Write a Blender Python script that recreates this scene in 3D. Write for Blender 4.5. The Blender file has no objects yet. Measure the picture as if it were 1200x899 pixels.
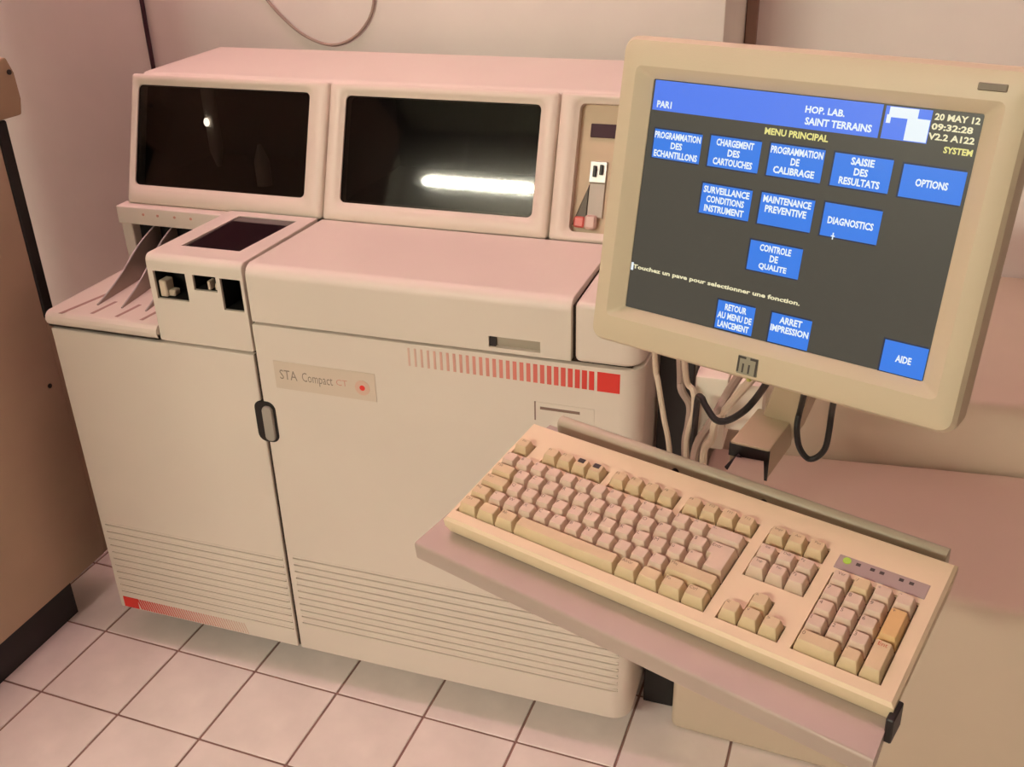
import bpy, bmesh, math, random
from mathutils import Vector, Matrix
random.seed(4)
SC = bpy.context.scene
COL = SC.collection
PI = math.pi

# ------------------------------------------------------------------ camera, world, exposure
cam_d = bpy.data.cameras.new('camera')
cam_d.sensor_width = 36.0
cam_d.lens = 1176.15 / 1200 * 36.0
cam_d.clip_start = 0.02
cam = bpy.data.objects.new('camera', cam_d)
COL.objects.link(cam)
yaw, pitch, roll = -0.3361, 0.4754, -0.0251
fw = Vector((math.sin(yaw) * math.cos(pitch), math.cos(yaw) * math.cos(pitch), -math.sin(pitch)))
ri = Vector((math.cos(yaw), -math.sin(yaw), 0))
up = ri.cross(fw)
ri, up = math.cos(roll) * ri + math.sin(roll) * up, -math.sin(roll) * ri + math.cos(roll) * up
M = Matrix(((ri.x, up.x, -fw.x, 1.4276), (ri.y, up.y, -fw.y, -1.3913), (ri.z, up.z, -fw.z, 1.5145), (0, 0, 0, 1)))
cam.matrix_world = M
SC.camera = cam

W = bpy.data.worlds.new('world')
SC.world = W
W.use_nodes = True
W.node_tree.nodes['Background'].inputs[0].default_value = (1.0, 0.8, 0.62, 1)
W.node_tree.nodes['Background'].inputs[1].default_value = 0.05

SC.view_settings.view_transform = 'Standard'
SC.view_settings.look = 'None'
SC.view_settings.exposure = -0.04
SC.view_settings.gamma = 1.0
SC.view_settings.use_curve_mapping = False

# lamp settings used by the ceiling lamp builder below
WARM_TUBE = dict(color=(1.0, 0.51, 0.61), strength=97.0)      # lamp above the machine
GREEN_TUBE = dict(color=(1.0, 0.975, 0.78), strength=620.0)     # lamp behind the photographer


# ------------------------------------------------------------------ materials
def mat(name, color, rough=0.5, spec=0.5, var=0.05, scale=6.0, bump=0.0, bscale=300.0, metal=0.0, coat=0.0):
    m = bpy.data.materials.new(name)
    m.use_nodes = True
    nt = m.node_tree
    b = nt.nodes['Principled BSDF']
    b.inputs['Roughness'].default_value = rough
    b.inputs['Specular IOR Level'].default_value = spec
    b.inputs['Metallic'].default_value = metal
    if coat:
        b.inputs['Coat Weight'].default_value = coat
        b.inputs['Coat Roughness'].default_value = 0.03
    tc = nt.nodes.new('ShaderNodeTexCoord')
    n = nt.nodes.new('ShaderNodeTexNoise')
    n.inputs['Scale'].default_value = scale
    n.inputs['Detail'].default_value = 4
    nt.links.new(tc.outputs['Object'], n.inputs['Vector'])
    r = nt.nodes.new('ShaderNodeValToRGB')
    r.color_ramp.elements[0].position = 0.3
    r.color_ramp.elements[1].position = 0.7
    r.color_ramp.elements[0].color = tuple(c * (1 - var) for c in color) + (1,)
    r.color_ramp.elements[1].color = tuple(min(1, c * (1 + var)) for c in color) + (1,)
    nt.links.new(n.outputs['Fac'], r.inputs['Fac'])
    nt.links.new(r.outputs['Color'], b.inputs['Base Color'])
    if bump:
        n2 = nt.nodes.new('ShaderNodeTexNoise')
        n2.inputs['Scale'].default_value = bscale
        nt.links.new(tc.outputs['Object'], n2.inputs['Vector'])
        bp = nt.nodes.new('ShaderNodeBump')
        bp.inputs['Strength'].default_value = bump
        bp.inputs['Distance'].default_value = 0.002
        nt.links.new(n2.outputs['Fac'], bp.inputs['Height'])
        nt.links.new(bp.outputs['Normal'], b.inputs['Normal'])
    return m


def emit(name, color, strength=1.0):
    m = bpy.data.materials.new(name)
    m.use_nodes = True
    b = m.node_tree.nodes['Principled BSDF']
    b.inputs['Base Color'].default_value = (0.01, 0.01, 0.01, 1)
    b.inputs['Roughness'].default_value = 0.25
    b.inputs['Emission Color'].default_value = tuple(color) + (1,)
    b.inputs['Emission Strength'].default_value = strength
    return m


def fade_print(name, color, x0, x1, a0, a1):
    """ink on plastic: object X runs from x0 (coverage a0) to x1 (coverage a1)"""
    m = mat(name, color, 0.45)
    nt = m.node_tree
    b = nt.nodes['Principled BSDF']
    tc = nt.nodes.new('ShaderNodeTexCoord')
    sx = nt.nodes.new('ShaderNodeSeparateXYZ')
    nt.links.new(tc.outputs['Object'], sx.inputs[0])
    mr = nt.nodes.new('ShaderNodeMapRange')
    mr.inputs['From Min'].default_value = x0
    mr.inputs['From Max'].default_value = x1
    mr.inputs['To Min'].default_value = a0
    mr.inputs['To Max'].default_value = a1
    nt.links.new(sx.outputs['X'], mr.inputs['Value'])
    mx = nt.nodes.new('ShaderNodeMixRGB')
    mx.inputs[1].default_value = (0.70, 0.57, 0.47, 1)
    mx.inputs[2].default_value = tuple(color) + (1,)
    nt.links.new(mr.outputs['Result'], mx.inputs[0])
    nt.links.new(mx.outputs[0], b.inputs['Base Color'])
    return m


PLASTIC = mat('machine_plastic', (0.76, 0.67, 0.59), 0.42, 0.4, 0.03, 3.0, 0.06, 500)
PLASTIC_TOP = PLASTIC
WINDOW_FRAME = mat('window_frame_plastic', (0.75, 0.65, 0.56), 0.42, 0.4, 0.02, 4.0)
DARK = mat('recess_shade', (0.012, 0.011, 0.011), 0.6, 0.2)  # near-black colour stands in for shade inside holes
BLACK = mat('black_plastic', (0.014, 0.011, 0.011), 0.45, 0.4)
GAP = mat('gap_shade_dark', (0.05, 0.035, 0.028), 0.9, 0.1)  # dark colour stands in for shade in seams and gaps
SMOKED = mat('smoked_glass', (0.007, 0.006, 0.006), 0.045, 0.5, 0.1)
def smoked(name, tint):
    m = bpy.data.materials.new(name)
    m.use_nodes = True
    nt = m.node_tree
    nt.nodes.remove(nt.nodes['Principled BSDF'])
    out = nt.nodes['Material Output']
    tr = nt.nodes.new('ShaderNodeBsdfTransparent')
    tr.inputs[0].default_value = tint + (1,)
    gl = nt.nodes.new('ShaderNodeBsdfGlossy')
    gl.inputs['Roughness'].default_value = 0.04
    fz = nt.nodes.new('ShaderNodeFresnel')
    fz.inputs['IOR'].default_value = 1.5
    mx = nt.nodes.new('ShaderNodeMixShader')
    nt.links.new(fz.outputs[0], mx.inputs[0])
    nt.links.new(tr.outputs[0], mx.inputs[1])
    nt.links.new(gl.outputs[0], mx.inputs[2])
    nt.links.new(mx.outputs[0], out.inputs[0])
    return m


SMOKED = smoked('smoked_window_glass', (0.42, 0.39, 0.38))
SMOKED_RED = mat('smoked_glass_warm', (0.022, 0.010, 0.013), 0.05, 0.5, 0.1)
METAL = mat('sheet_metal', (0.36, 0.30, 0.25), 0.38, 0.5, 0.05, 8.0, 0, 300, 0.55)
SILVER = mat('silver_latch', (0.5, 0.47, 0.45), 0.35, 0.4, 0.05, 8.0, 0, 300, 0.3)
RED = mat('red_print', (0.72, 0.032, 0.022), 0.4)
SLOTBROWN = mat('slot_brown', (0.40, 0.25, 0.21), 0.7)
GREYLEVER = mat('grey_lever', (0.36, 0.33, 0.29), 0.4)
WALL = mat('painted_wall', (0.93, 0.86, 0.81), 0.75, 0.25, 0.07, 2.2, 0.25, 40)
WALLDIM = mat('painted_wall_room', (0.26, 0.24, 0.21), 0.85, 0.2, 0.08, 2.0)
CEIL = mat('ceiling_paint', (0.46, 0.45, 0.39), 0.9, 0.2, 0.05)
TILE = mat('floor_tile', (0.90, 0.80, 0.76), 0.33, 0.4, 0.07, 9.0, 0.05, 60)
GROUT = mat('tile_grout', (0.36, 0.22, 0.19), 0.9, 0.1, 0.15, 20)
CABBROWN = mat('cabinet_paint', (0.48, 0.35, 0.25), 0.45, 0.3, 0.10, 3.0)
CREAM = mat('cream_laminate', (0.66, 0.54, 0.42), 0.5, 0.3, 0.04, 3.0)
CREAM2 = mat('cream_case', (0.74, 0.62, 0.48), 0.5, 0.3, 0.04, 3.0)
ARMPAINT = mat('arm_paint', (0.50, 0.40, 0.27), 0.45, 0.4, 0.03, 8)
WHITEBOX = mat('white_box', (0.90, 0.82, 0.70), 0.45, 0.4, 0.02, 8)
MONITOR = mat('monitor_plastic', (0.63, 0.53, 0.385), 0.42, 0.4, 0.03, 5.0, 0.08, 700)
TRAY = mat('tray_paint', (0.43, 0.34, 0.29), 0.34, 0.5, 0.05, 10, 0.05, 400)
RAIL = mat('tray_rail_paint', (0.50, 0.43, 0.33), 0.36, 0.5, 0.04, 10)
KBCASE = mat('keyboard_case', (0.80, 0.65, 0.45), 0.5, 0.35, 0.03, 8, 0.05, 900)
KEYL = mat('key_light', (0.68, 0.53, 0.41), 0.45, 0.4, 0.04, 60)
KEYD = mat('key_beige', (0.66, 0.52, 0.32), 0.45, 0.4, 0.04, 60)
KEYPLUS = mat('key_amber', (0.70, 0.46, 0.20), 0.45, 0.4, 0.04, 60)
WELL = mat('key_well', (0.16, 0.10, 0.06), 0.7, 0.2)
LEGEND = mat('key_legend', (0.20, 0.13, 0.10), 0.6)
LEGENDRED = mat('key_legend_red', (0.55, 0.10, 0.06), 0.6)
LEDPANEL = mat('led_panel', (0.40, 0.31, 0.29), 0.4)
INK = mat('ink', (0.05, 0.04, 0.035), 0.5)
INKBROWN = mat('ink_brown', (0.24, 0.15, 0.12), 0.5)
INKGREY = mat('ink_grey', (0.27, 0.21, 0.17), 0.5)
INKPINK = mat('ink_pink', (0.62, 0.30, 0.24), 0.5)
PLATE = mat('plate_beige', (0.68, 0.57, 0.47), 0.35)
PLATEGREY = mat('badge_grey', (0.30, 0.28, 0.21), 0.35)
CABLEW = mat('cable_cream', (0.66, 0.54, 0.42), 0.5)
CABLEP = mat('cable_taupe', (0.40, 0.30, 0.25), 0.5)
CABLEPLUM = mat('cable_plum', (0.06, 0.018, 0.030), 0.5)


# ------------------------------------------------------------------ mesh helpers
class MB:
    def __init__(self):
        self.v, self.f = [], []

    def add(self, vs, fs):
        o = len(self.v)
        self.v += [tuple(p) for p in vs]
        self.f += [tuple(i + o for i in q) for q in fs]
        return self

    def box(self, x0, x1, y0, y1, z0, z1):
        vs = [(x0, y0, z0), (x1, y0, z0), (x1, y1, z0), (x0, y1, z0), (x0, y0, z1), (x1, y0, z1), (x1, y1, z1), (x0, y1, z1)]
        fs = [(0, 3, 2, 1), (4, 5, 6, 7), (0, 1, 5, 4), (1, 2, 6, 5), (2, 3, 7, 6), (3, 0, 4, 7)]
        return self.add(vs, fs)

    def prism(self, poly, axis, a, b):
        """poly: 2-D outline; extruded along axis ('x': poly is (y,z); 'y': (x,z); 'z': (x,y))"""
        def p3(p, t):
            return {'x': (t, p[0], p[1]), 'y': (p[0], t, p[1]), 'z': (p[0], p[1], t)}[axis]
        n = len(poly)
        vs = [p3(p, a) for p in poly] + [p3(p, b) for p in poly]
        fs = [tuple(range(n))[::-1], tuple(range(n, 2 * n))]
        fs += [(i, (i + 1) % n, n + (i + 1) % n, n + i) for i in range(n)]
        return self.add(vs, fs)

    def loft(self, loops, cap0=True, cap1=True):
        n = len(loops[0])
        vs = [p for l in loops for p in l]
        fs = []
        for k in range(len(loops) - 1):
            for i in range(n):
                j = (i + 1) % n
                fs.append((k * n + i, k * n + j, (k + 1) * n + j, (k + 1) * n + i))
        if cap0:
            fs.append(tuple(range(n))[::-1])
        if cap1:
            fs.append(tuple((len(loops) - 1) * n + i for i in range(n)))
        return self.add(vs, fs)

    def cyl(self, p, q, r, n=12, r2=None):
        p, q = Vector(p), Vector(q)
        d = (q - p).normalized()
        u = d.orthogonal().normalized()
        w = d.cross(u)
        r2 = r if r2 is None else r2
        l0 = [p + r * (math.cos(2 * PI * i / n) * u + math.sin(2 * PI * i / n) * w) for i in range(n)]
        l1 = [q + r2 * (math.cos(2 * PI * i / n) * u + math.sin(2 * PI * i / n) * w) for i in range(n)]
        return self.loft([l0, l1])

    def tube(self, pts, r, n=8, sub=6):
        P = smooth_path([Vector(p) for p in pts], sub)
        loops = []
        u = None
        for i, p in enumerate(P):
            d = (P[min(i + 1, len(P) - 1)] - P[max(i - 1, 0)]).normalized()
            u = d.orthogonal().normalized() if u is None else (u - d * u.dot(d)).normalized()
            w = d.cross(u)
            loops.append([p + r * (math.cos(2 * PI * k / n) * u + math.sin(2 * PI * k / n) * w) for k in range(n)])
        return self.loft(loops)

    def sphere(self, c, r, n=12, m=8, sz=1.0):
        loops = []
        for j in range(1, m):
            t = PI * j / m
            loops.append([(c[0] + r * math.sin(t) * math.cos(2 * PI * i / n), c[1] + r * math.sin(t) * math.sin(2 * PI * i / n), c[2] - r * sz * math.cos(t)) for i in range(n)])
        return self.loft(loops)

    def mesh(self, name, bevel=0.0, seg=2, smooth=True, angle=0.6):
        me = bpy.data.meshes.new(name)
        bm = bmesh.new()
        vs = [bm.verts.new(p) for p in self.v]
        for q in self.f:
            try:
                bm.faces.new([vs[i] for i in q])
            except ValueError:
                pass
        bmesh.ops.recalc_face_normals(bm, faces=bm.faces)
        if bevel:
            ed = [e for e in bm.edges if len(e.link_faces) == 2 and e.calc_face_angle(0) > 0.5]
            bmesh.ops.bevel(bm, geom=ed, offset=bevel, segments=seg, profile=0.5, affect='EDGES', clamp_overlap=True)
        if smooth:
            for f in bm.faces:
                f.smooth = True
            for e in bm.edges:
                if len(e.link_faces) == 2 and e.calc_face_angle(0) > angle:
                    e.smooth = False
        bm.to_mesh(me)
        bm.free()
        return me


def smooth_path(P, sub):
    if len(P) < 3 or sub < 2:
        return P
    out = []
    for i in range(len(P) - 1):
        a, b, c, d = P[max(i - 1, 0)], P[i], P[i + 1], P[min(i + 2, len(P) - 1)]
        for k in range(sub):
            t = k / sub
            out.append(0.5 * ((2 * b) + (c - a) * t + (2 * a - 5 * b + 4 * c - d) * t * t + (3 * b - a - 3 * c + d) * t ** 3))
    out.append(P[-1])
    return out


def rrect(hx, hy, r, n=5, cx=0.0, cy=0.0):
    pts = []
    for sx, sy, a0 in ((1, 1, 0), (-1, 1, PI / 2), (-1, -1, PI), (1, -1, 1.5 * PI)):
        for k in range(n + 1):
            a = a0 + PI / 2 * k / n
            pts.append((cx + sx * (hx - r) + r * math.cos(a), cy + sy * (hy - r) + r * math.sin(a)))
    return pts


def grid_plate(xb, yb, wells, ztop, zwell):
    """plate of rectangular cells; cells in wells (i, j) are sunk; vertical walls between levels"""
    m = MB()
    nx, ny = len(xb) - 1, len(yb) - 1
    z = lambda i, j: zwell if (i, j) in wells else ztop
    for i in range(nx):
        for j in range(ny):
            h = z(i, j)
            m.add([(xb[i], yb[j], h), (xb[i + 1], yb[j], h), (xb[i + 1], yb[j + 1], h), (xb[i], yb[j + 1], h)], [(0, 1, 2, 3)])
            if i + 1 < nx and z(i + 1, j) != h:
                k = z(i + 1, j)
                m.add([(xb[i + 1], yb[j], h), (xb[i + 1], yb[j + 1], h), (xb[i + 1], yb[j + 1], k), (xb[i + 1], yb[j], k)], [(0, 1, 2, 3)])
            if j + 1 < ny and z(i, j + 1) != h:
                k = z(i, j + 1)
                m.add([(xb[i], yb[j + 1], h), (xb[i + 1], yb[j + 1], h), (xb[i + 1], yb[j + 1], k), (xb[i], yb[j + 1], k)], [(0, 1, 2, 3)])
    return m


# ------------------------------------------------------------------ object helpers
def link(name, me, m, parent=None, loc=None):
    o = bpy.data.objects.new(name, me)
    COL.objects.link(o)
    if m and not me.materials:
        me.materials.append(m)
    if parent is not None:
        o.parent = parent
        # meshes written in world coordinates hang under a root at their thing's base
        if parent.get('_world'):
            o.location = tuple(-c for c in parent['_world'])
            o['_world'] = (0.0, 0.0, 0.0)
        elif '_world' in parent.keys():
            pass
    if loc is not None:
        o.location = loc
    return o


def thing(name, label, cat, loc=(0, 0, 0), rot=None, group=None):
    o = bpy.data.objects.new(name, None)
    COL.objects.link(o)
    o.location = loc
    o.empty_display_size = 0.05
    if rot is not None:
        o.rotation_euler = rot
    return tag(o, label, cat, group)


def tag(o, label, cat, group=None):
    o['label'] = label
    o['category'] = cat
    if group:
        o['group'] = group
    return o


class Part:
    """adds parts in world coordinates under a root empty placed at 'base'"""
    def __init__(self, root):
        self.root = root
        self.off = Vector(root.location)

    def __call__(self, name, mb, m, bevel=0.0, seg=2, parent=None, angle=0.6, label=None):
        me = mb.mesh(name, bevel, seg, True, angle)
        if parent is None:
            me.transform(Matrix.Translation(-self.off))
        else:
            me.transform(Matrix.Translation(-self.off))
        o = bpy.data.objects.new(name, me)
        COL.objects.link(o)
        me.materials.append(m)
        o.parent = parent or self.root
        if bevel:
            wn(o)
        if label:
            o['label'] = label
        return o


def wn(o):
    md = o.modifiers.new('normals', 'WEIGHTED_NORMAL')
    md.keep_sharp = True
    md.weight = 100


def cut(o, cutters):
    """boolean-cut boxes/prisms (MB, in the same coordinates as the mesh of o) out of o"""
    o.modifiers.clear()
    tmp = []
    for c in cutters:
        me = c.mesh('cutter')
        t = bpy.data.objects.new('cutter', me)
        COL.objects.link(t)
        t.parent = o.parent
        t.matrix_parent_inverse = Matrix.Identity(4)
        tmp.append(t)
        md = o.modifiers.new('cut', 'BOOLEAN')
        md.operation = 'DIFFERENCE'
        md.solver = 'EXACT'
        md.object = t
    bpy.context.view_layer.update()
    dg = bpy.context.evaluated_depsgraph_get()
    me = bpy.data.meshes.new_from_object(o.evaluated_get(dg))
    o.modifiers.clear()
    me.set_sharp_from_angle(angle=0.6)
    o.data = me
    wn(o)
    for t in tmp:
        bpy.data.objects.remove(t)
    return o


_text = {}


def text_mesh(body, bold=0.0):
    key = (body, bold)
    if key in _text:
        return _text[key]
    cu = bpy.data.curves.new('text', 'FONT')
    cu.body = body
    cu.offset = bold
    cu.resolution_u = 2
    cu.align_x = 'CENTER'
    cu.align_y = 'CENTER'
    o = bpy.data.objects.new('text', cu)
    COL.objects.link(o)
    bpy.context.view_layer.update()
    dg = bpy.context.evaluated_depsgraph_get()
    me = bpy.data.meshes.new_from_object(o.evaluated_get(dg))
    bpy.data.objects.remove(o)
    xs = [v.co.x for v in me.vertices]
    ys = [v.co.y for v in me.vertices]
    if xs:
        cx, cy = (min(xs) + max(xs)) / 2, (min(ys) + max(ys)) / 2
        w, h = max(xs) - min(xs), max(ys) - min(ys)
        for v in me.vertices:
            v.co.x -= cx
            v.co.y -= cy
    else:
        w = h = 1
    _text[key] = (me, w, h)
    return _text[key]


def text(body, x, y, z, w, h, m, bold=0.0):
    """mesh of lettering fitted in a w x h box centred at x, y, lying in the XY plane at height z"""
    me, tw, th = text_mesh(body, bold)
    me = me.copy()
    sx, sy = w / tw, h / th
    for v in me.vertices:
        v.co = (v.co.x * sx + x, v.co.y * sy + y, z)
    me.materials.clear()
    me.materials.append(m)
    return me


def child(name, me, parent, loc=(0, 0, 0), label=None):
    o = bpy.data.objects.new(name, me)
    COL.objects.link(o)
    o.parent = parent
    o.location = loc
    if label:
        o['label'] = label
    return o


def flat(mb, name, m, bevel=0.0, seg=2, angle=0.6):
    me = mb.mesh(name, bevel, seg, True, angle)
    me.materials.append(m)
    return me


def structure(name, mb, m, bevel=0.0):
    me = flat(mb, name, m, bevel)
    o = bpy.data.objects.new(name, me)
    COL.objects.link(o)
    o['kind'] = 'structure'
    return o


# ------------------------------------------------------------------ room shell
X0, X1, Y0, Y1, ZC = -2.2, 2.9, -5.4, 0.80, 3.9
floor = structure('floor', MB().box(X0 - .1, X1 + .1, Y0 - .1, 1.3, -0.06, -0.0035), GROUT)
structure('ceiling', MB().box(X0 - .1, X1 + .1, Y0 - .1, 1.3, ZC, ZC + 0.06), CEIL)
structure('wall_back', MB().box(X0 - .1, 1.144, Y1, 1.30, -0.0035, ZC), WALL, 0.006)
structure('wall_recess', MB().box(1.144, X1 + .1, 1.19, 1.30, -0.0035, ZC), WALL)
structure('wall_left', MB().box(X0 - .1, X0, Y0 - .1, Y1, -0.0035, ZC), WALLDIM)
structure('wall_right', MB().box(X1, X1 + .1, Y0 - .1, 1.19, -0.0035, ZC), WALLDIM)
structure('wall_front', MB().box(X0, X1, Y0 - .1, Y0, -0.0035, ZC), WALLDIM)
structure('corner_strip_1', MB().box(1.1445, 1.172, 1.165, 1.1895, -0.0035, ZC), mat('strip_brown', (0.34, 0.21, 0.16), 0.5), 0.006)  # plain brown strip along the corner of the recess

TS, TG, TROT = 0.1975, 0.0048, -0.0295
tile_me = flat(MB().box(TG / 2, TS - TG / 2, TG / 2, TS - TG / 2, -0.0034, 0.0), 'tile', TILE, 0.0012, 1)
c_, s_ = math.cos(TROT), math.sin(TROT)


def tile_xy(i, j):
    a, b = -0.0364 + TS * i, -0.0275 + TS * j
    return c_ * a - s_ * b, s_ * a + c_ * b


far = MB()
for i in range(-11, 15):
    for j in range(-28, 7):
        x, y = tile_xy(i, j)
        if not (X0 < x < X1 - TS and Y0 < y < 1.0) or (x < 1.0 and y > Y1 - TS - 0.01):
            continue
        if -4 <= i <= 11 and -7 <= j <= 4:
            o = child('tile', tile_me, floor, (x, y, 0))
            o.rotation_euler = (0, 0, TROT)
        else:
            p = [(TG / 2, TG / 2), (TS - TG / 2, TG / 2), (TS - TG / 2, TS - TG / 2), (TG / 2, TS - TG / 2)]
            q = [(x + c_ * u - s_ * v, y + s_ * u + c_ * v) for u, v in p]
            far.prism(q, 'z', -0.0034, 0.0)
o = child('tile', flat(far, 'tile', TILE), floor)
o['kind'] = 'stuff'


# ------------------------------------------------------------------ ceiling lamps
def ceiling_lamp(name, label, x0, x1, y, z, look, tubes=1):
    root = thing(name, label, 'ceiling light', ((x0 + x1) / 2, y, ZC))
    P = Part(root)
    P('housing', MB().prism([(y - 0.06, z + 0.075), (y - 0.045, z + 0.035), (y + 0.045, z + 0.035), (y + 0.06, z + 0.075)], 'x', x0 - 0.04, x1 + 0.04), mat(name + '_housing', (0.7, 0.68, 0.6), 0.4))
    for s in (x0, x1):
        P('lamp_holder', MB().box(s - 0.02, s + 0.02, y - 0.02, y + 0.02, z - 0.022, z + 0.036), mat(name + '_holder', (0.7, 0.7, 0.66), 0.4), 0.004)
    for s in (x0 + 0.3, x1 - 0.3):
        P('rod', MB().cyl((s, y, z + 0.07), (s, y, ZC), 0.008, 8), SILVER)
    P('tube', MB().cyl((x0 + 0.02, y, z), (x1 - 0.02, y, z), 0.016, 10), emit(name + '_glow', look['color'], look['strength']))
    return root


ceiling_lamp('fluorescent_lamp', 'pinkish fluorescent tube lamp on the ceiling above the analyzer', -1.80, 1.70, 0.055, 3.72, WARM_TUBE)
ceiling_lamp('fluorescent_lamp', 'greenish fluorescent tube lamp on the ceiling behind the camera, mirrored in the middle window', -1.743, 0.35, -4.85, 3.20, GREEN_TUBE)
# ------------------------------------------------------------------ the analyzer
mach = thing('laboratory_analyzer', 'large beige floor-standing laboratory analyzer with two dark windows and red striped doors', 'analyzer', (0.58, 0.35, 0))
P = Part(mach)


def corner_plan(x0, x1, y0, y1, r, n=6):
    """plan outline, front-right corner rounded"""
    pts = [(x0, y0)]
    for k in range(n + 1):
        a = -PI / 2 + PI / 2 * k / n
        pts.append((x1 - r + r * math.cos(a), y0 + r + r * math.sin(a)))
    pts += [(x1, y1), (x0, y1)]
    return pts


P('carcass', MB().prism(corner_plan(0.006, 1.152, 0.016, 0.69, 0.04), 'z', 0.07, 0.742), mat('carcass_brown', (0.30, 0.21, 0.16), 0.6))
for fx in (0.10, 1.04):
    for fy in (0.14, 0.62):
        f = P('foot', MB().cyl((fx, fy, 0.0), (fx, fy, 0.035), 0.028, 14).cyl((fx, fy, 0.035), (fx, fy, 0.075), 0.012, 10), BLACK)

# left door with slats
ld = P('door', MB().box(0.0, 0.4490, 0.0, 0.022, 0.06, 0.7425), PLASTIC, 0.003, 3)
NS = 11
cutters = []
for k in range(NS):
    z = 0.108 + (0.286 - 0.108) * k / (NS - 1)
    cutters.append(MB().box(0.012 - mach.location.x, 0.445 - mach.location.x, -0.02 - 0.35, 0.005 - 0.35, z - 0.0035, z + 0.0035))
cut(ld, cutters)
for k in range(NS):
    z = 0.108 + (0.286 - 0.108) * k / (NS - 1)
    # each louvre leans out of its groove
    P('slat', MB().prism([(0.0049, z + 0.0002), (-0.0012, z + 0.0004), (-0.0006, z + 0.0046), (0.0049, z + 0.0034)], 'x', 0.0125, 0.4445), PLASTIC, parent=ld)
# right door with rounded corner
rd = P('door', MB().prism(corner_plan(0.4555, 1.158, 0.0, 0.30, 0.036, 8), 'z', 0.06, 0.805), PLASTIC, 0.0025, 2)
NR = 11
cutters = []
for k in range(NR):
    z = 0.132 + (0.297 - 0.132) * k / (NR - 1)
    cutters.append(MB().box(0.468 - mach.location.x, 1.136 - mach.location.x, -0.02 - 0.35, 0.005 - 0.35, z - 0.0035, z + 0.0035))
cut(rd, cutters)
for k in range(NR):
    z = 0.132 + (0.297 - 0.132) * k / (NR - 1)
    P('slat', MB().prism([(0.0049, z + 0.0006), (-0.0010, z + 0.0008), (-0.0004, z + 0.0046), (0.0049, z + 0.0034)], 'x', 0.4685, 1.1355), PLASTIC, parent=rd)

# door pull on the seam: black oval plate painting in the recess shade, and grey lever
def oval(cx, cz, hx, hz, r, y0, y1, n=6):
    l = rrect(hx, hz, r, n, cx, cz)
    return MB().loft([[(a, y1, b) for a, b in l], [(a, y0, b) for a, b in l]])


P('door_pull', oval(0.457, 0.607, 0.022, 0.043, 0.016, -0.002, 0.02), BLACK, 0.001, 1, label='black oval plate painting the shade of the door pull recess')
P('pull_lever', oval(0.464, 0.606, 0.0105, 0.036, 0.009, -0.009, 0.01), GREYLEVER, 0.003, 2, label='grey lever of the door pull')

# lid
lid_poly = [(0.0, 0.809)]
for k in range(7):
    a = PI - PI / 2 * k / 6
    lid_poly.append((0.022 + 0.022 * math.cos(a), 0.893 + 0.022 * math.sin(a)))
lid_poly += [(0.283, 0.909), (0.283, 0.809)]
lid = P('lid', MB().prism(lid_poly, 'x', 0.4565, 1.0425), PLASTIC, 0.003, 2)
cut(lid, [MB().box(0.903 - mach.location.x, 0.991 - mach.location.x, -0.39, 0.010 - 0.35, 0.818, 0.8375)])
P('lid_grip', MB().box(0.9035, 0.9905, 0.0085, 0.0099, 0.8185, 0.837), mat('grip_shade_grey', (0.40, 0.34, 0.27), 0.5), parent=lid)  # darker plate paints the shade inside the grip recess
P('lid_grip', MB().box(0.9035, 0.914, 0.003, 0.0099, 0.8185, 0.837), BLACK, parent=lid, label='black block painting the shade at the end of the lid grip')
cut(P('side_cover', MB().prism(corner_plan(1.0475, 1.158, 0.0, 0.283, 0.034, 8), 'z', 0.809, 0.912), PLASTIC, 0.010, 3), [])
P('seam_shade', MB().box(0.440, 0.470, 0.006, 0.0158, 0.062, 0.742), GAP)  # dark boxes behind the seams put their shade into the colour
P('seam_shade', MB().box(0.440, 1.14, 0.012, 0.28, 0.742, 0.902), GAP)

# sample shelf and side module
shelf_poly = [(-0.002, 0.748)]
for k in range(7):
    a = -PI / 2 - PI * k / 6
    shelf_poly.append((0.008 + 0.015 * math.cos(a), 0.763 + 0.015 * math.sin(a)))
shelf_poly += [(0.272, 0.778), (0.272, 0.748)]
shelf = P('shelf', MB().prism(shelf_poly, 'x', -0.001, 0.2515), PLASTIC, 0.006, 3)
P('slot', MB().prism([(0.032, -0.004), (0.04, -0.004), (0.072, 0.15), (0.064, 0.15)], 'z', 0.7778, 0.7785), SLOTBROWN, parent=shelf)
for sx in (0.092, 0.148, 0.204):
    P('slot', MB().prism([(sx, 0.012), (sx + 0.007, 0.012), (sx + 0.014, 0.075), (sx + 0.007, 0.075)], 'z', 0.7778, 0.7785), SLOTBROWN, parent=shelf)

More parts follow.
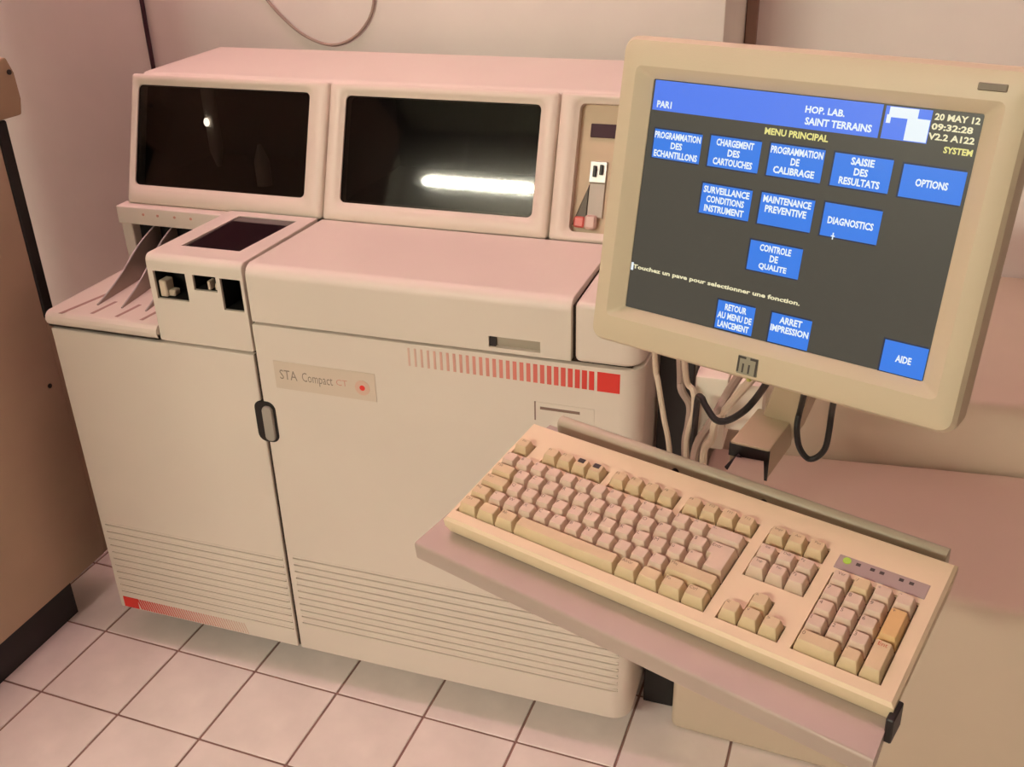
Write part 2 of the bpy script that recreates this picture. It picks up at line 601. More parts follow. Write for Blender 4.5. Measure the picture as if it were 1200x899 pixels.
mod_poly = [(0.0, 0.7475)]
for k in range(7):
    a = PI - PI / 2 * k / 6
    mod_poly.append((0.014 + 0.014 * math.cos(a), 0.903 + 0.014 * math.sin(a)))
mod_poly += [(0.278, 0.913), (0.278, 0.7475)]
mod = P('side_module', MB().prism(mod_poly, 'x', 0.2525, 0.4515), PLASTIC, 0.004, 2)
ox, oy = mach.location.x, mach.location.y
holes = [(0.2655, 0.333, 0.833, 0.887), (0.348, 0.396, 0.858, 0.887), (0.404, 0.4455, 0.826, 0.886)]
cut(mod, [MB().box(a - ox, b - ox, -0.05 - oy, 0.055 - oy, c, d) for a, b, c, d in holes]
    + [MB().prism([(0.2915 - ox, 0.058 - oy), (0.4135 - ox, 0.058 - oy), (0.4225 - ox, 0.247 - oy), (0.2935 - ox, 0.247 - oy)], 'z', 0.9085, 0.95)])
for a, b, c, d in holes:
    e = 0.0012
    x0, x1, z0, z1, y0, y1 = a + e, b - e, c + e, d - e, 0.004, 0.053
    P('slot', MB().add([(x0, y0, z0), (x1, y0, z0), (x1, y0, z1), (x0, y0, z1), (x0, y1, z0), (x1, y1, z0), (x1, y1, z1), (x0, y1, z1)],
                       [(4, 5, 6, 7), (0, 1, 5, 4), (2, 3, 7, 6), (1, 2, 6, 5), (3, 0, 4, 7)]), DARK, parent=mod)  # black liner paints the shade inside each hole of the beige module
P('tube_rest', MB().box(0.268, 0.283, 0.006, 0.03, 0.8345, 0.866).box(0.268, 0.295, 0.012, 0.03, 0.8345, 0.846), CREAM, 0.002, 1, parent=mod)
P('tube_rest', MB().box(0.374, 0.3795, 0.004, 0.02, 0.8595, 0.876).box(0.388, 0.3945, 0.006, 0.02, 0.8595, 0.872), CREAM, 0.001, 1, parent=mod)
P('glass_cover', MB().prism([(0.2925, 0.059), (0.4125, 0.059), (0.4215, 0.246), (0.2945, 0.246)], 'z', 0.9087, 0.9125), SMOKED_RED, 0.0008, 1, label='dark glass top of the side module')

# base of the left window: ledge, posts, black board as opening behind the chutes
base = P('opening_frame', MB().box(-0.016, 0.2515, 0.262, 0.30, 0.868, 0.906), PLASTIC, 0.004, 2)
P('post', MB().box(-0.014, 0.012, 0.268, 0.30, 0.778, 0.8685), PLASTIC, 0.002, 1)
P('opening_shade', MB().box(0.010, 0.2525, 0.292, 0.305, 0.778, 0.8685), DARK)  # solid black board painted as the shaded hollow
for dx in (0.052, 0.087, 0.128, 0.167):
    P('indicator', MB().cyl((dx, 0.2635, 0.892), (dx, 0.2605, 0.892), 0.0028, 10), INKPINK, parent=base)


def fin(x, lean):
    prof = [(0.288, 0.868), (0.262, 0.862), (0.228, 0.852), (0.19, 0.836), (0.15, 0.815), (0.11, 0.797), (0.075, 0.7855), (0.05, 0.7785)]
    fl = MB()
    t = 0.0016
    top = [(y, z) for y, z in prof]
    bot = [(0.05, 0.7781), (0.288, 0.7781)]
    outline = top + bot
    n = len(outline)
    l0 = [(x - t + lean * (y - 0.05), y, z) for y, z in outline]
    l1 = [(x + t + lean * (y - 0.05), y, z) for y, z in outline]
    fl.loft([l0, l1])
    c = P('chute', fl, METAL)
    rim = [(x + lean * (y - 0.05), y, z + 0.001) for y, z in prof]
    P('rim', MB().tube(rim, 0.0016, 6, 3), SILVER, parent=c)
    return c


for x, ln in ((0.079, -0.06), (0.135, -0.12), (0.190, -0.12)):
    fin(x, ln)

# housing behind the windows
TILT = math.atan2(0.09, 0.246)
sN = (-math.cos(TILT), math.sin(TILT))           # outward normal in (y, z)
hs = [(0.285, 0.906), (0.302, 0.906), (0.302 + 0.088, 1.149), (0.400, 1.1565), (0.695, 1.160), (0.695, 0.79), (0.285, 0.79)]
hs = [(0.318, 0.79), (0.318, 0.906), (0.404, 1.146), (0.41, 1.152), (0.695, 1.1585), (0.695, 0.79)]
hous = P('housing', MB().prism(hs, 'x', 0.0, 1.155), PLASTIC, 0.006, 2)


def pl(x, w, d=0.0):
    """point on the sloping window plane: w up the slope from the bottom edge, d out of it"""
    return (x, 0.282 + w * math.sin(TILT) + d * sN[0], 0.909 + w * math.cos(TILT) + d * sN[1])


HW = 0.262


def window_panel(x0, x1, gx0, gx1, gw0, gw1, right_round=False):
    out = rrect((x1 - x0) / 2, HW / 2, 0.006, 4, (x0 + x1) / 2, HW / 2)
    cx, cw, hx, hw = (gx0 + gx1) / 2, (gw0 + gw1) / 2, (gx1 - gx0) / 2, (gw1 - gw0) / 2
    bead = rrect(hx + 0.010, hw + 0.010, 0.016, 4, cx, cw)
    bead2 = rrect(hx + 0.007, hw + 0.007, 0.014, 4, cx, cw)
    inn = rrect(hx, hw, 0.010, 4, cx, cw)
    out2 = rrect((x1 - x0) / 2 - 0.004, HW / 2 - 0.004, 0.006, 4, (x0 + x1) / 2, HW / 2)
    L = lambda l, d: [pl(a, b, d) for a, b in l]
    fr = P('window_panel', MB().loft([L(out, -0.030), L(out, -0.004), L(out2, 0.0), L(bead, 0.0), L(bead2, -0.0025), L(inn, -0.005), L(inn, -0.030)], False, False), WINDOW_FRAME, angle=0.9)
    return fr, inn


def glass_in(fr, inn):
    cx = sum(a for a, b in inn) / len(inn)
    cw = sum(b for a, b in inn) / len(inn)
    sh = lambda k: [(cx + (a - cx) * k, cw + (b - cw) * k) for a, b in inn]
    P('glass', MB().loft([[pl(a, b, -0.014) for a, b in sh(0.999)], [pl(a, b, -0.0085) for a, b in sh(0.999)], [pl(a, b, -0.0075) for a, b in sh(0.992)]]), SMOKED, parent=fr, angle=0.2, label='dark smoked window glass')


oc = mach.location
cut(hous, [MB().prism([(0.30 - oc.y, 0.93), (0.38 - oc.y, 1.14), (0.60 - oc.y, 1.14), (0.60 - oc.y, 0.93)], 'x', a - oc.x, b - oc.x) for a, b in ((0.010, 0.420), (0.484, 0.890))])


def liner(a, b):
    q = [(0.3335, 0.934), (0.405, 1.136), (0.596, 1.136), (0.596, 0.934)]
    vs = [(a, y, z) for y, z in q] + [(b, y, z) for y, z in q]
    return P('interior', MB().add(vs, [(0, 1, 2, 3), (4, 5, 6, 7), (1, 2, 6, 5), (2, 3, 7, 6), (3, 0, 4, 7)]), INTERIOR, parent=hous, label='dark interior behind the window')


INTERIOR = mat('interior_black', (0.03, 0.024, 0.022), 0.6, 0.3)
PROBE = mat('probe_pale', (0.55, 0.52, 0.46), 0.3, 0.5, 0.1, 30)
liner(0.0115, 0.4185)
liner(0.4855, 0.8885)
P('probe_arm', MB().cyl((0.160, 0.395, 1.00), (0.160, 0.395, 1.134), 0.014, 16).cyl((0.160, 0.395, 0.965), (0.160, 0.395, 1.00), 0.004, 12, 0.014), PROBE, parent=hous, label='pale probe seen through the dark glass')
P('work_light', MB().sphere((0.160, 0.376, 1.062), 0.006, 10, 8, 1.5), emit('work_light_glow', (1.0, 0.95, 0.8), 9.0), parent=hous, label='small glowing spot on the probe')  # glowing ellipsoid added for the bright spot behind the glass
P('probe_arm', MB().cyl((0.272, 0.385, 0.936), (0.272, 0.385, 0.985), 0.016, 16).cyl((0.272, 0.385, 0.985), (0.272, 0.385, 1.02), 0.016, 16, 0.004), PROBE, parent=hous, label='pale probe seen through the dark glass')
fr, inn = window_panel(0.0, 0.4530, 0.014, 0.412, 0.038, 0.241)
glass_in(fr, inn)
fr, inn = window_panel(0.4575, 0.9150, 0.490, 0.883, 0.036, 0.239)
glass_in(fr, inn)
fr, inn = window_panel(0.9195, 1.1560, 0.955, 1.128, 0.018, 0.245)
nb = P('niche_back', MB().loft([[pl(a, b, -0.030) for a, b in inn], [pl(a, b, -0.022) for a, b in inn]]), mat('niche_tan', (0.58, 0.44, 0.29), 0.5), parent=fr)


def npl(name, x0, x1, w0, w1, d0, d1, m, bevel=0.001):
    q = [(x0, w0), (x1, w0), (x1, w1), (x0, w1)]
    P(name, MB().loft([[pl(a, b, d0) for a, b in q], [pl(a, b, d1) for a, b in q]]), m, bevel, 1, parent=fr)


npl('display', 0.975, 1.045, 0.188, 0.212, -0.022, -0.018, mat('display_dark', (0.06, 0.03, 0.04), 0.6, 0.2))
npl('latch_plate', 0.981, 1.012, 0.108, 0.146, -0.022, -0.016, SILVER)
npl('latch_hook', 0.988, 0.994, 0.118, 0.138, -0.016, -0.010, BLACK)
npl('latch_hook', 1.0, 1.006, 0.122, 0.140, -0.016, -0.010, BLACK)
npl('tape_guide', 0.983, 1.012, 0.045, 0.107, -0.022, -0.017, mat('guide_grey', (0.42, 0.35, 0.28), 0.4))
P('ramp', MB().loft([[pl(a, b, -0.022) for a, b in ((0.955, 0.030), (0.982, 0.030), (0.982, 0.106))], [pl(a, b, -0.015) for a, b in ((0.960, 0.030), (0.982, 0.030), (0.982, 0.100))]]), mat('ramp_dark', (0.10, 0.075, 0.05), 0.5), parent=fr)
npl('red_knob', 0.962, 0.982, 0.026, 0.046, -0.016, -0.006, mat('knob_red', (0.55, 0.10, 0.08), 0.4), 0.003)
npl('roller', 0.982, 1.004, 0.024, 0.05, -0.016, -0.004, mat('roller_pink', (0.62, 0.42, 0.36), 0.4), 0.004)

# red striped print on the right door
sp = MB()
sp.box(1.086, 1.123, -0.0006, 0.0, 0.7630, 0.7975)
nb_ = 28
for k in range(nb_):
    x = 1.0825 - 0.0118 * (k + 0.5)
    w = 0.0043 - 0.0026 * k / nb_
    sp.box(x - w, x + w, -0.0006, 0.0, 0.7635, 0.797)
ox_ = mach.location.x
P('red_stripe', sp, fade_print('red_print_fade', (0.72, 0.032, 0.022), 0.74 - ox_, 1.08 - ox_, 0.12, 1.0), label='red barred stripe fading out to the left')
sp = MB()
sp.box(0.012, 0.050, -0.0006, 0.0, 0.063, 0.091)
for k in range(44):
    x = 0.0545 + 0.0063 * k
    w = 0.0020 - 0.0010 * k / 44
    z1_, z0_ = 0.091, 0.064
    sp.prism([(x - w + 0.004, z0_), (x + w + 0.004, z0_), (x + w - 0.004, z1_), (x - w - 0.004, z1_)], 'y', -0.0006, 0.0)
P('red_stripe', sp, fade_print('red_print_fade_low', (0.72, 0.032, 0.022), 0.05 - ox_, 0.34 - ox_, 1.0, 0.12), label='red hatched stripe fading out to the right')

# name plate and label
npx = P('name_plate', MB().box(0.489, 0.690, -0.0012, 0.0, 0.6830, 0.7385), PLATE, 0.0005, 1)


def front_text(name, body, x0, x1, z0, z1, m, parent, y=-0.0014, bold=0.0):
    me = text(body, 0, 0, 0, x1 - x0, z1 - z0, m, bold)
    me.transform(Matrix.Rotation(PI / 2, 4, 'X'))
    me.transform(Matrix.Translation(Vector(((x0 + x1) / 2, y, (z0 + z1) / 2)) - mach.location))
    o = bpy.data.objects.new(name, me)
    COL.objects.link(o)
    o.parent = parent
    return o


front_text('lettering', 'STA', 0.500, 0.535, 0.703, 0.722, INKGREY, npx)
front_text('lettering', 'Compact', 0.545, 0.606, 0.698, 0.722, INKGREY, npx)
front_text('lettering', 'CT', 0.613, 0.635, 0.706, 0.718, INKPINK, npx)
P('emblem', MB().cyl((0.664, -0.0012, 0.708), (0.664, -0.0017, 0.708), 0.0145, 20), mat('ink_pale_pink', (0.70, 0.47, 0.37), 0.5), parent=npx)
P('emblem', MB().cyl((0.664, -0.0016, 0.708), (0.664, -0.0022, 0.708), 0.0052, 16), RED, parent=npx)
lb = P('label_plate', MB().box(0.981, 1.082, -0.001, 0.0, 0.694, 0.7285), PLASTIC, 0.0004, 1)
P('printed_line', MB().box(0.990, 1.058, -0.0014, -0.0009, 0.7155, 0.7205), INKBROWN, parent=lb)
P('label_edge', MB().box(0.980, 0.9825, -0.0013, 0.0, 0.694, 0.7285), INKBROWN, parent=lb)

# ------------------------------------------------------------------ left cabinet
cab = thing('metal_cabinet', 'tall brown metal cabinet with a black rear edge standing left of the analyzer', 'cabinet', (-0.46, -0.45, 0))
P = Part(cab)
body = P('body', MB().box(-0.82, -0.122, -1.10, 0.111, 0.10, 1.78), CABBROWN, 0.004, 2)
P('screw', MB().cyl((-0.1225, 0.077, 0.560), (-0.1195, 0.077, 0.560), 0.005, 10), BLACK, parent=body)
P('edge_seal', MB().box(-0.80, -0.121, 0.112, 0.140, 0.70, 1.104), BLACK, 0.003, 1, label='black seal along the rear edge')
P('rear_panel', MB().box(-0.80, -0.1235, 0.1115, 0.140, 0.10, 0.698), CABBROWN, 0.002, 1)
P('rear_panel', MB().box(-0.80, -0.1235, 0.1115, 0.150, 1.108, 1.77), CABBROWN, 0.003, 2)
cap = P('corner_cap', MB().prism([(0.08, 1.106), (0.178, 1.106), (0.186, 1.135), (0.184, 1.185), (0.172, 1.215), (0.08, 1.215)], 'x', -0.19, -0.118), mat('cap_tan', (0.36, 0.24, 0.15), 0.5), 0.004, 2, label='tan corner cap with a screw')
P('screw', MB().cyl((-0.119, 0.170, 1.188), (-0.1155, 0.170, 1.188), 0.005, 10), BLACK, parent=cap)
P('shade_plinth', MB().box(-0.80, -0.142, -1.08, 0.01, 0.0, 0.10), BLACK)  # black base stands in for the shade under the cabinet

# ------------------------------------------------------------------ low cabinet and case to the right
low = thing('low_cabinet', 'low cream cabinet standing on the floor right of the analyzer under the monitor', 'cabinet', (1.7, 0.3, 0))
m = MB().prism([(-0.471, -0.231), (0.70, -0.301), (0.70, 0.224), (-0.471, 0.112)], 'z', 0.0, 0.450)
child('body', flat(m, 'body', CREAM, 0.014, 4), low)
case = thing('equipment_case', 'long cream case standing behind the low cabinet against the recessed wall', 'case', (1.7, 0.84, 0.0), (0, 0, 0.0))
m = MB().prism([(-0.485, -0.42), (0.70, -0.305), (0.70, 0.34), (-0.485, 0.34)], 'z', 0.0, 0.595)
low_back = None
child('body', flat(m, 'body', CREAM2, 0.012, 3), case)

gap = thing('gap_shade_panel', 'narrow black panel added to darken the gap between the analyzer and the low cabinet', 'panel', (1.193, 0.142, 0))  # added black panel, keeps the gap as dark as deep shade
child('board', flat(MB().box(-0.030, 0.030, -0.018, 0.018, 0.0, 0.80), 'board', BLACK, 0.002, 1), gap)
child('edge_trim', flat(MB().box(-0.030, 0.030, -0.019, 0.019, 0.8005, 0.806), 'edge_trim', GAP), gap)

# ------------------------------------------------------------------ monitor
mon = thing('touch_monitor', 'beige touchscreen monitor showing a dark French menu with blue buttons', 'monitor', (1.373, -0.466, 1.216))
mon.rotation_mode = 'XYZ'
mon.matrix_world = Matrix.Translation((1.373, -0.466, 1.216)) @ Matrix.Rotation(-0.322, 4, 'Z') @ Matrix.Rotation(1.388, 4, 'X')
cyb = -0.0015


def ml(hx, hy, r, z, cy=cyb):
    return [(a, b, z) for a, b in rrect(hx, hy, r, 6, 0, cy)]


bz = MB().loft([ml(0.1525, 0.1145, 0.002, -0.004, 0), ml(0.1525, 0.1145, 0.002, 0.0, 0), ml(0.1655, 0.1225, 0.004, 0.0085, 0), ml(0.1685, 0.1255, 0.006, 0.0100, 0),
                ml(0.1790, 0.1430, 0.008, 0.0092), ml(0.1845, 0.1502, 0.011, 0.0068), ml(0.1878, 0.1538, 0.013, 0.0005), ml(0.1886, 0.1546, 0.013, -0.010), ml(0.1880, 0.1540, 0.013, -0.030)], False, False)
child('bezel', flat(bz, 'bezel', MONITOR, angle=0.32), mon)
bk = MB().loft([ml(0.1870, 0.1530, 0.013, -0.030), ml(0.1850, 0.1510, 0.015, -0.050), ml(0.165, 0.132, 0.03, -0.062), ml(0.10, 0.09, 0.03, -0.085), ml(0.095, 0.085, 0.03, -0.095)])
child('back_shell', flat(bk, 'back_shell', MONITOR, angle=1.0), mon)
scr = child('screen', flat(MB().box(-0.1522, 0.1522, -0.1142, 0.1142, -0.006, -0.0005), 'screen', None or emit('screen_dark', (0.060, 0.054, 0.042), 1.0)), mon)
BLUE = emit('screen_blue', (0.030, 0.20, 0.80), 1.0)
BLUE2 = emit('screen_header_blue', (0.075, 0.20, 0.86), 1.0)
WHITE = emit('screen_white', (0.82, 0.90, 0.95), 1.0)
YELLOW = emit('screen_yellow', (0.80, 0.74, 0.25), 1.0)
PALEY = emit('screen_pale_yellow', (0.85, 0.78, 0.50), 1.0)
NAVY = emit('screen_navy', (0.012, 0.022, 0.06), 1.0)


def ui_box(name, x0, x1, y0, y1, m, z=0.0):
    return child(name, flat(MB().box(x0, x1, y0, y1, z - 0.0004, z), name, m), scr)


def ui_text(body, x, y, w, h, m, z=0.0006, bold=0.035):
    return child('caption', text(body, x, y, z, w, h, m, bold), scr)


ui_box('header_bar', -0.1505, 0.0710, 0.0855, 0.1135, BLUE2)
ui_box('picture', 0.0735, 0.1120, 0.0858, 0.1130, BLUE2)
ui_box('picture', 0.0770, 0.1010, 0.1040, 0.1125, WHITE, 0.0004)
ui_box('picture', 0.0930, 0.1115, 0.0865, 0.1050, WHITE, 0.0004)
ui_box('picture', 0.0755, 0.0790, 0.0990, 0.1060, WHITE, 0.0004)
ui_text('PAR1', -0.1375, 0.0915, 0.016, 0.0065, WHITE)
ui_text('HOP. LAB.', 0.0215, 0.1025, 0.036, 0.0062, WHITE)
ui_text('SAINT TERRAINS', 0.0350, 0.0925, 0.060, 0.0066, WHITE)
ui_text('MENU PRINCIPAL', -0.0010, 0.0795, 0.060, 0.0062, YELLOW)
ui_text('20 MAY 12', 0.1325, 0.1085, 0.036, 0.0056, PALEY)
ui_text('09:32:28', 0.1300, 0.1005, 0.033, 0.0056, PALEY)
ui_text('V2.2 A122', 0.1310, 0.0925, 0.037, 0.0056, PALEY)
ui_text('SYSTEM', 0.1385, 0.0830, 0.023, 0.0055, YELLOW)
LH = 0.0073


def button(x0, y0, y1, lines, w=0.0515, top=True):
    ui_box('button_shadow', x0 - 0.0016, x0 + w - 0.001, y0 - 0.0012, y1 + 0.0014, NAVY, -0.00005)
    ui_box('button', x0, x0 + w, y0, y1, BLUE, 0.0004)
    n = len(lines)
    for i, (s, frac) in enumerate(lines):
        if n == 1:
            y = (y0 + y1) / 2
        else:
            y = y1 - 0.0052 - i * 0.0088
        ui_text(s, x0 + w / 2, y, w * frac, 0.0066, WHITE, 0.001)


xs = [-0.1440 + 0.0605 * i for i in range(5)]
button(xs[0], 0.0405, 0.0680, [('PROGRAMMATION', 0.97), ('DES', 0.24), ('ECHANTILLONS', 0.92)])
button(xs[1], 0.0405, 0.0690, [('CHARGEMENT', 0.74), ('DES', 0.24), ('CARTOUCHES', 0.78)])
button(xs[2], 0.0405, 0.0695, [('PROGRAMMATION', 0.96), ('DE', 0.16), ('CALIBRAGE', 0.76)])
button(xs[3], 0.0405, 0.0690, [('SAISIE', 0.40), ('DES', 0.24), ('RESULTATS', 0.70)])
button(xs[4], 0.0400, 0.0675, [('OPTIONS', 0.52)])
button(-0.0848, -0.0045, 0.0240, [('SURVEILLANCE', 0.92), ('CONDITIONS', 0.76), ('INSTRUMENT', 0.80)])
button(-0.0240, -0.0045, 0.0245, [('MAINTENANCE', 0.90), ('PREVENTIVE', 0.78)])
button(0.0370, -0.0045, 0.0250, [('DIAGNOSTICS', 0.80)])
button(-0.0270, -0.0490, -0.0208, [('CONTROLE', 0.60), ('DE', 0.16), ('QUALITE', 0.54)])
button(-0.0500, -0.1125, -0.0845, [('RETOUR', 0.58), ('AU MENU DE', 0.92), ('LANCEMENT', 0.84)], 0.0390)
button(0.0060, -0.1130, -0.0845, [('ARRET', 0.56), ('IMPRESSION', 0.95)], 0.0395)
button(0.1135, -0.1135, -0.0848, [('AIDE', 0.36)], 0.0380)
ui_text('Touchez un pave pour selectionner une fonction.', -0.0590, -0.0712, 0.180, 0.0056, PALEY)
ui_box('cursor', -0.1515, -0.1490, -0.0750, -0.0670, WHITE)
ui_box('cursor', 0.0490, 0.0500, -0.0065, -0.0005, WHITE, 0.0012)
ui_box('cursor', 0.0478, 0.0512, -0.0040, -0.0030, WHITE, 0.0012)
# maker's badge: four upright bars under two hooks
bd = child('maker_badge', flat(MB().box(-0.0165, 0.0050, -0.1490, -0.1300, 0.004, 0.0102), 'maker_badge', PLATEGREY, 0.0008, 1), mon)
gl = MB()
for x0, x1, y0, y1 in ((-0.0160, -0.0140, -0.147, -0.131), (-0.0160, -0.0078, -0.1332, -0.131), (-0.0108, -0.0090, -0.147, -0.138), (-0.0046, -0.0028, -0.147, -0.138), (-0.0035, 0.0044, -0.1332, -0.131), (0.0024, 0.0044, -0.148, -0.131)):
    gl.box(x0, x1, y0, y1, 0.0100, 0.0105)
child('emblem', flat(gl, 'emblem', INK), bd)
child('status_light', flat(MB().cyl((-0.0050, -0.1530, 0.002), (-0.0050, -0.1560, 0.001), 0.0026, 10), 'status_light', mat('led_dull_green', (0.42, 0.42, 0.12), 0.3)), mon)
child('model_badge', flat(MB().box(0.1445, 0.1668, 0.1325, 0.1385, 0.004, 0.0108), 'model_badge', mat('badge_brown', (0.14, 0.10, 0.06), 0.4), 0.0006, 1), mon)

# ------------------------------------------------------------------ monitor and tray arm
arm = thing('support_arm', 'beige support arm with black bracket carrying the monitor and keyboard tray', 'arm', (1.46, 0.72, 0.595))
P = Part(arm)
P('base_plate', MB().cyl((1.46, 0.72, 0.595), (1.46, 0.72, 0.607), 0.085, 24), RAIL, 0.002, 1)
P('post', MB().cyl((1.46, 0.72, 0.606), (1.46, 0.72, 0.99), 0.028, 18), RAIL)
P('upper_arm', MB().loft([[(x, 0.75, z) for x, z in rrect(0.026, 0.022, 0.006, 3, 1.46, 0.97)], [(x, -0.30, z) for x, z in rrect(0.026, 0.022, 0.006, 3, 1.455, 1.02)]]), ARMPAINT)
P('monitor_mount', MB().loft([[(x, -0.27, z) for x, z in rrect(0.05, 0.06, 0.01, 3, 1.42, 1.10)], [(x - 0.018, -0.362, z) for x, z in rrect(0.05, 0.05, 0.01, 3, 1.42, 1.175)]]), ARMPAINT, 0.003, 1)
P('neck', MB().loft([[(x, y, 0.785) for x, y in ((1.345, -0.10), (1.395, -0.115), (1.41, -0.06), (1.36, -0.045))], [(x + 0.05, y - 0.12, 1.03) for x, y in ((1.345, -0.10), (1.395, -0.115), (1.41, -0.06), (1.36, -0.045))]]), ARMPAINT, 0.004, 2)
q0 = [(1.320, -0.203), (1.373, -0.212), (1.397, -0.110), (1.345, -0.098)]
P('cable_box', MB().box(1.243, 1.292, -0.012, 0.05, 0.694, 0.818).box(1.292, 1.346, -0.008, 0.05, 0.73, 0.812), WHITEBOX, 0.003, 2, label='white box behind the cables')
P('joint_cover', MB().loft([[(x, y, 0.776) for x, y in q0], [(x, y, 0.824) for x, y in q0]]), ARMPAINT, 0.003, 2)
q1 = [(1.3195, -0.2045), (1.3735, -0.2135), (1.3735, -0.208), (1.3195, -0.199)]
P('bracket', MB().loft([[(x, y, 0.803) for x, y in q1], [(x, y, 0.821) for x, y in q1]]), BLACK, label='black bracket under the joint cover')
P('bracket', MB().loft([[(x, y, 0.777) for x, y in ((1.360, -0.2125), (1.3735, -0.2145), (1.3735, -0.208), (1.360, -0.206))], [(x, y, 0.806) for x, y in ((1.352, -0.211), (1.3735, -0.2145), (1.3735, -0.208), (1.352, -0.205))]]), BLACK, label='black bracket under the joint cover')
P('bracket', MB().tube([(1.336, -0.208, 0.806), (1.328, -0.212, 0.798), (1.320, -0.216, 0.788)], 0.0045, 8, 3), BLACK, label='black bracket under the joint cover')
P('tray_arm', MB().loft([[(x, -0.19, z) for x, z in ((1.33, 0.7775), (1.365, 0.7775), (1.365, 0.797), (1.33, 0.797))], [(x, -0.40, z) for x, z in ((1.33, 0.862), (1.38, 0.862), (1.38, 0.882), (1.33, 0.882))]]), RAIL)

# ------------------------------------------------------------------ keyboard tray
TT = 0.12
tray = thing('keyboard_tray', 'grey-beige tilted keyboard tray with rounded front lip carried by the support arm', 'tray', (1.292, -0.656, 0.886))
tray.matrix_world = Matrix.Translation((1.292, -0.656, 0.8855)) @ Matrix.Rotation(-0.332, 4, 'Z') @ Matrix.Rotation(TT, 4, 'X')
dk = []
prof = [(0.212, -0.001), (0.212, -0.018), (0.0, -0.018), (-0.018, -0.024), (-0.030, -0.024)]
for k in range(4):
    a = -PI / 2 - PI / 2 * k / 3
    prof.append((-0.0325 + 0.0035 * math.cos(a), -0.0205 + 0.0035 * math.sin(a)))
for k in range(5):
    a = PI - PI / 2 * k / 4
    prof.append((-0.0325 + 0.0035 * math.cos(a), -0.0045 + 0.0035 * math.sin(a)))
dm = MB().prism(prof, 'x', -0.255, 0.236)
dm.v = [(x - (0.085 * (y + 0.036) if x > 0 else 0.0), y, z) for x, y, z in dm.v]      # the deck narrows towards the back
child('deck', flat(dm, 'deck', TRAY, angle=0.5), tray)
rp = []
for k in range(8):
    a = PI * k / 7
    rp.append((0.209 + 0.008 * math.cos(a), 0.012 + 0.008 * math.sin(a)))
rp += [(0.201, -0.001), (0.217, -0.001)]
child('back_rail', flat(MB().prism(rp, 'x', -0.235, 0.214), 'back_rail', RAIL, angle=0.9), tray)
for sx in (-0.075, 0.03):
    child('screw', flat(MB().cyl((sx, 0.2015, 0.006), (sx, 0.1975, 0.006), 0.0042, 10), 'screw', BLACK), tray)
child('strap', flat(MB().box(0.2325, 0.2390, -0.004, 0.020, -0.014, 0.014), 'strap', BLACK, 0.001, 1), tray)

# ------------------------------------------------------------------ keyboard
KW, KD = 0.470, 0.171
kb = thing('keyboard', 'old beige full-size keyboard lying on the tilted tray', 'keyboard', (1.316, -0.581, 0.926))
kb.matrix_world = Matrix.Translation((1.316, -0.581, 0.926)) @ Matrix.Rotation(-0.306, 4, 'Z') @ Matrix.Rotation(0.216, 4, 'X')
U = 0.01905
KX = -0.2275                      # left edge of the main block
NX = 0.0715                       # navigation block
PX = 0.1423                       # number block
RY = [-0.0700 + U * i for i in range(5)]       # front edges of the five rows
FY = RY[4] + U + 0.0065
sl = (0.038 - 0.022) / KD
e_ = 0.0010
rects = [(KX - e_, RY[0] - e_, KX + 15 * U + e_, RY[4] + U + e_), (PX - e_, RY[0] - e_, PX + 4 * U + e_, RY[4] + U + e_),
         (NX - e_, RY[0] - e_, NX + 3 * U + e_, RY[1]), (NX + U - e_, RY[1], NX + 2 * U + e_, RY[2] + e_), (NX - e_, RY[3] - e_, NX + 3 * U + e_, RY[4] + U + e_),
         (KX - e_, FY - e_, KX + U + e_, FY + U + e_), (NX - e_, FY - e_, NX + 3 * U + e_, FY + U + e_)]
rects += [(KX + q * U - e_, FY - e_, KX + (q + 4) * U + e_, FY + U + e_) for q in (2, 6.5, 11)]
xb = sorted({round(v, 6) for r in rects for v in (r[0], r[2])} | {-KW / 2 + 0.003, KW / 2 - 0.003})
yb = sorted({round(v, 6) for r in rects for v in (r[1], r[3])} | {-KD / 2 + 0.003, KD / 2 - 0.003})
wells = {(i, j) for i in range(len(xb) - 1) for j in range(len(yb) - 1) for r in rects
         if r[0] < (xb[i] + xb[i + 1]) / 2 < r[2] and r[1] < (yb[j] + yb[j + 1]) / 2 < r[3]}
case_m = grid_plate(xb, yb, wells, 0.0, -0.004)


def kl(hx, hy, z, slope=0.0):
    return [(a, b, z - slope * (b + KD / 2)) for a, b in ((-hx, -hy), (hx, -hy), (hx, hy), (-hx, hy))]


case_m.loft([kl(KW / 2 - 0.003, KD / 2 - 0.003, 0.0), kl(KW / 2, KD / 2, -0.003), kl(KW / 2, KD / 2, -0.012), kl(KW / 2 - 0.003, KD / 2 - 0.003, -0.022, sl)], False, True)
case = child('case', flat(case_m, 'case', KBCASE, angle=0.35), kb)
kw = MB()
for r in rects:
    kw.box(r[0], r[2], r[1], r[3], -0.0042, -0.0035)
child('key_well', flat(kw, 'key_well', WELL), case)
_caps = {}


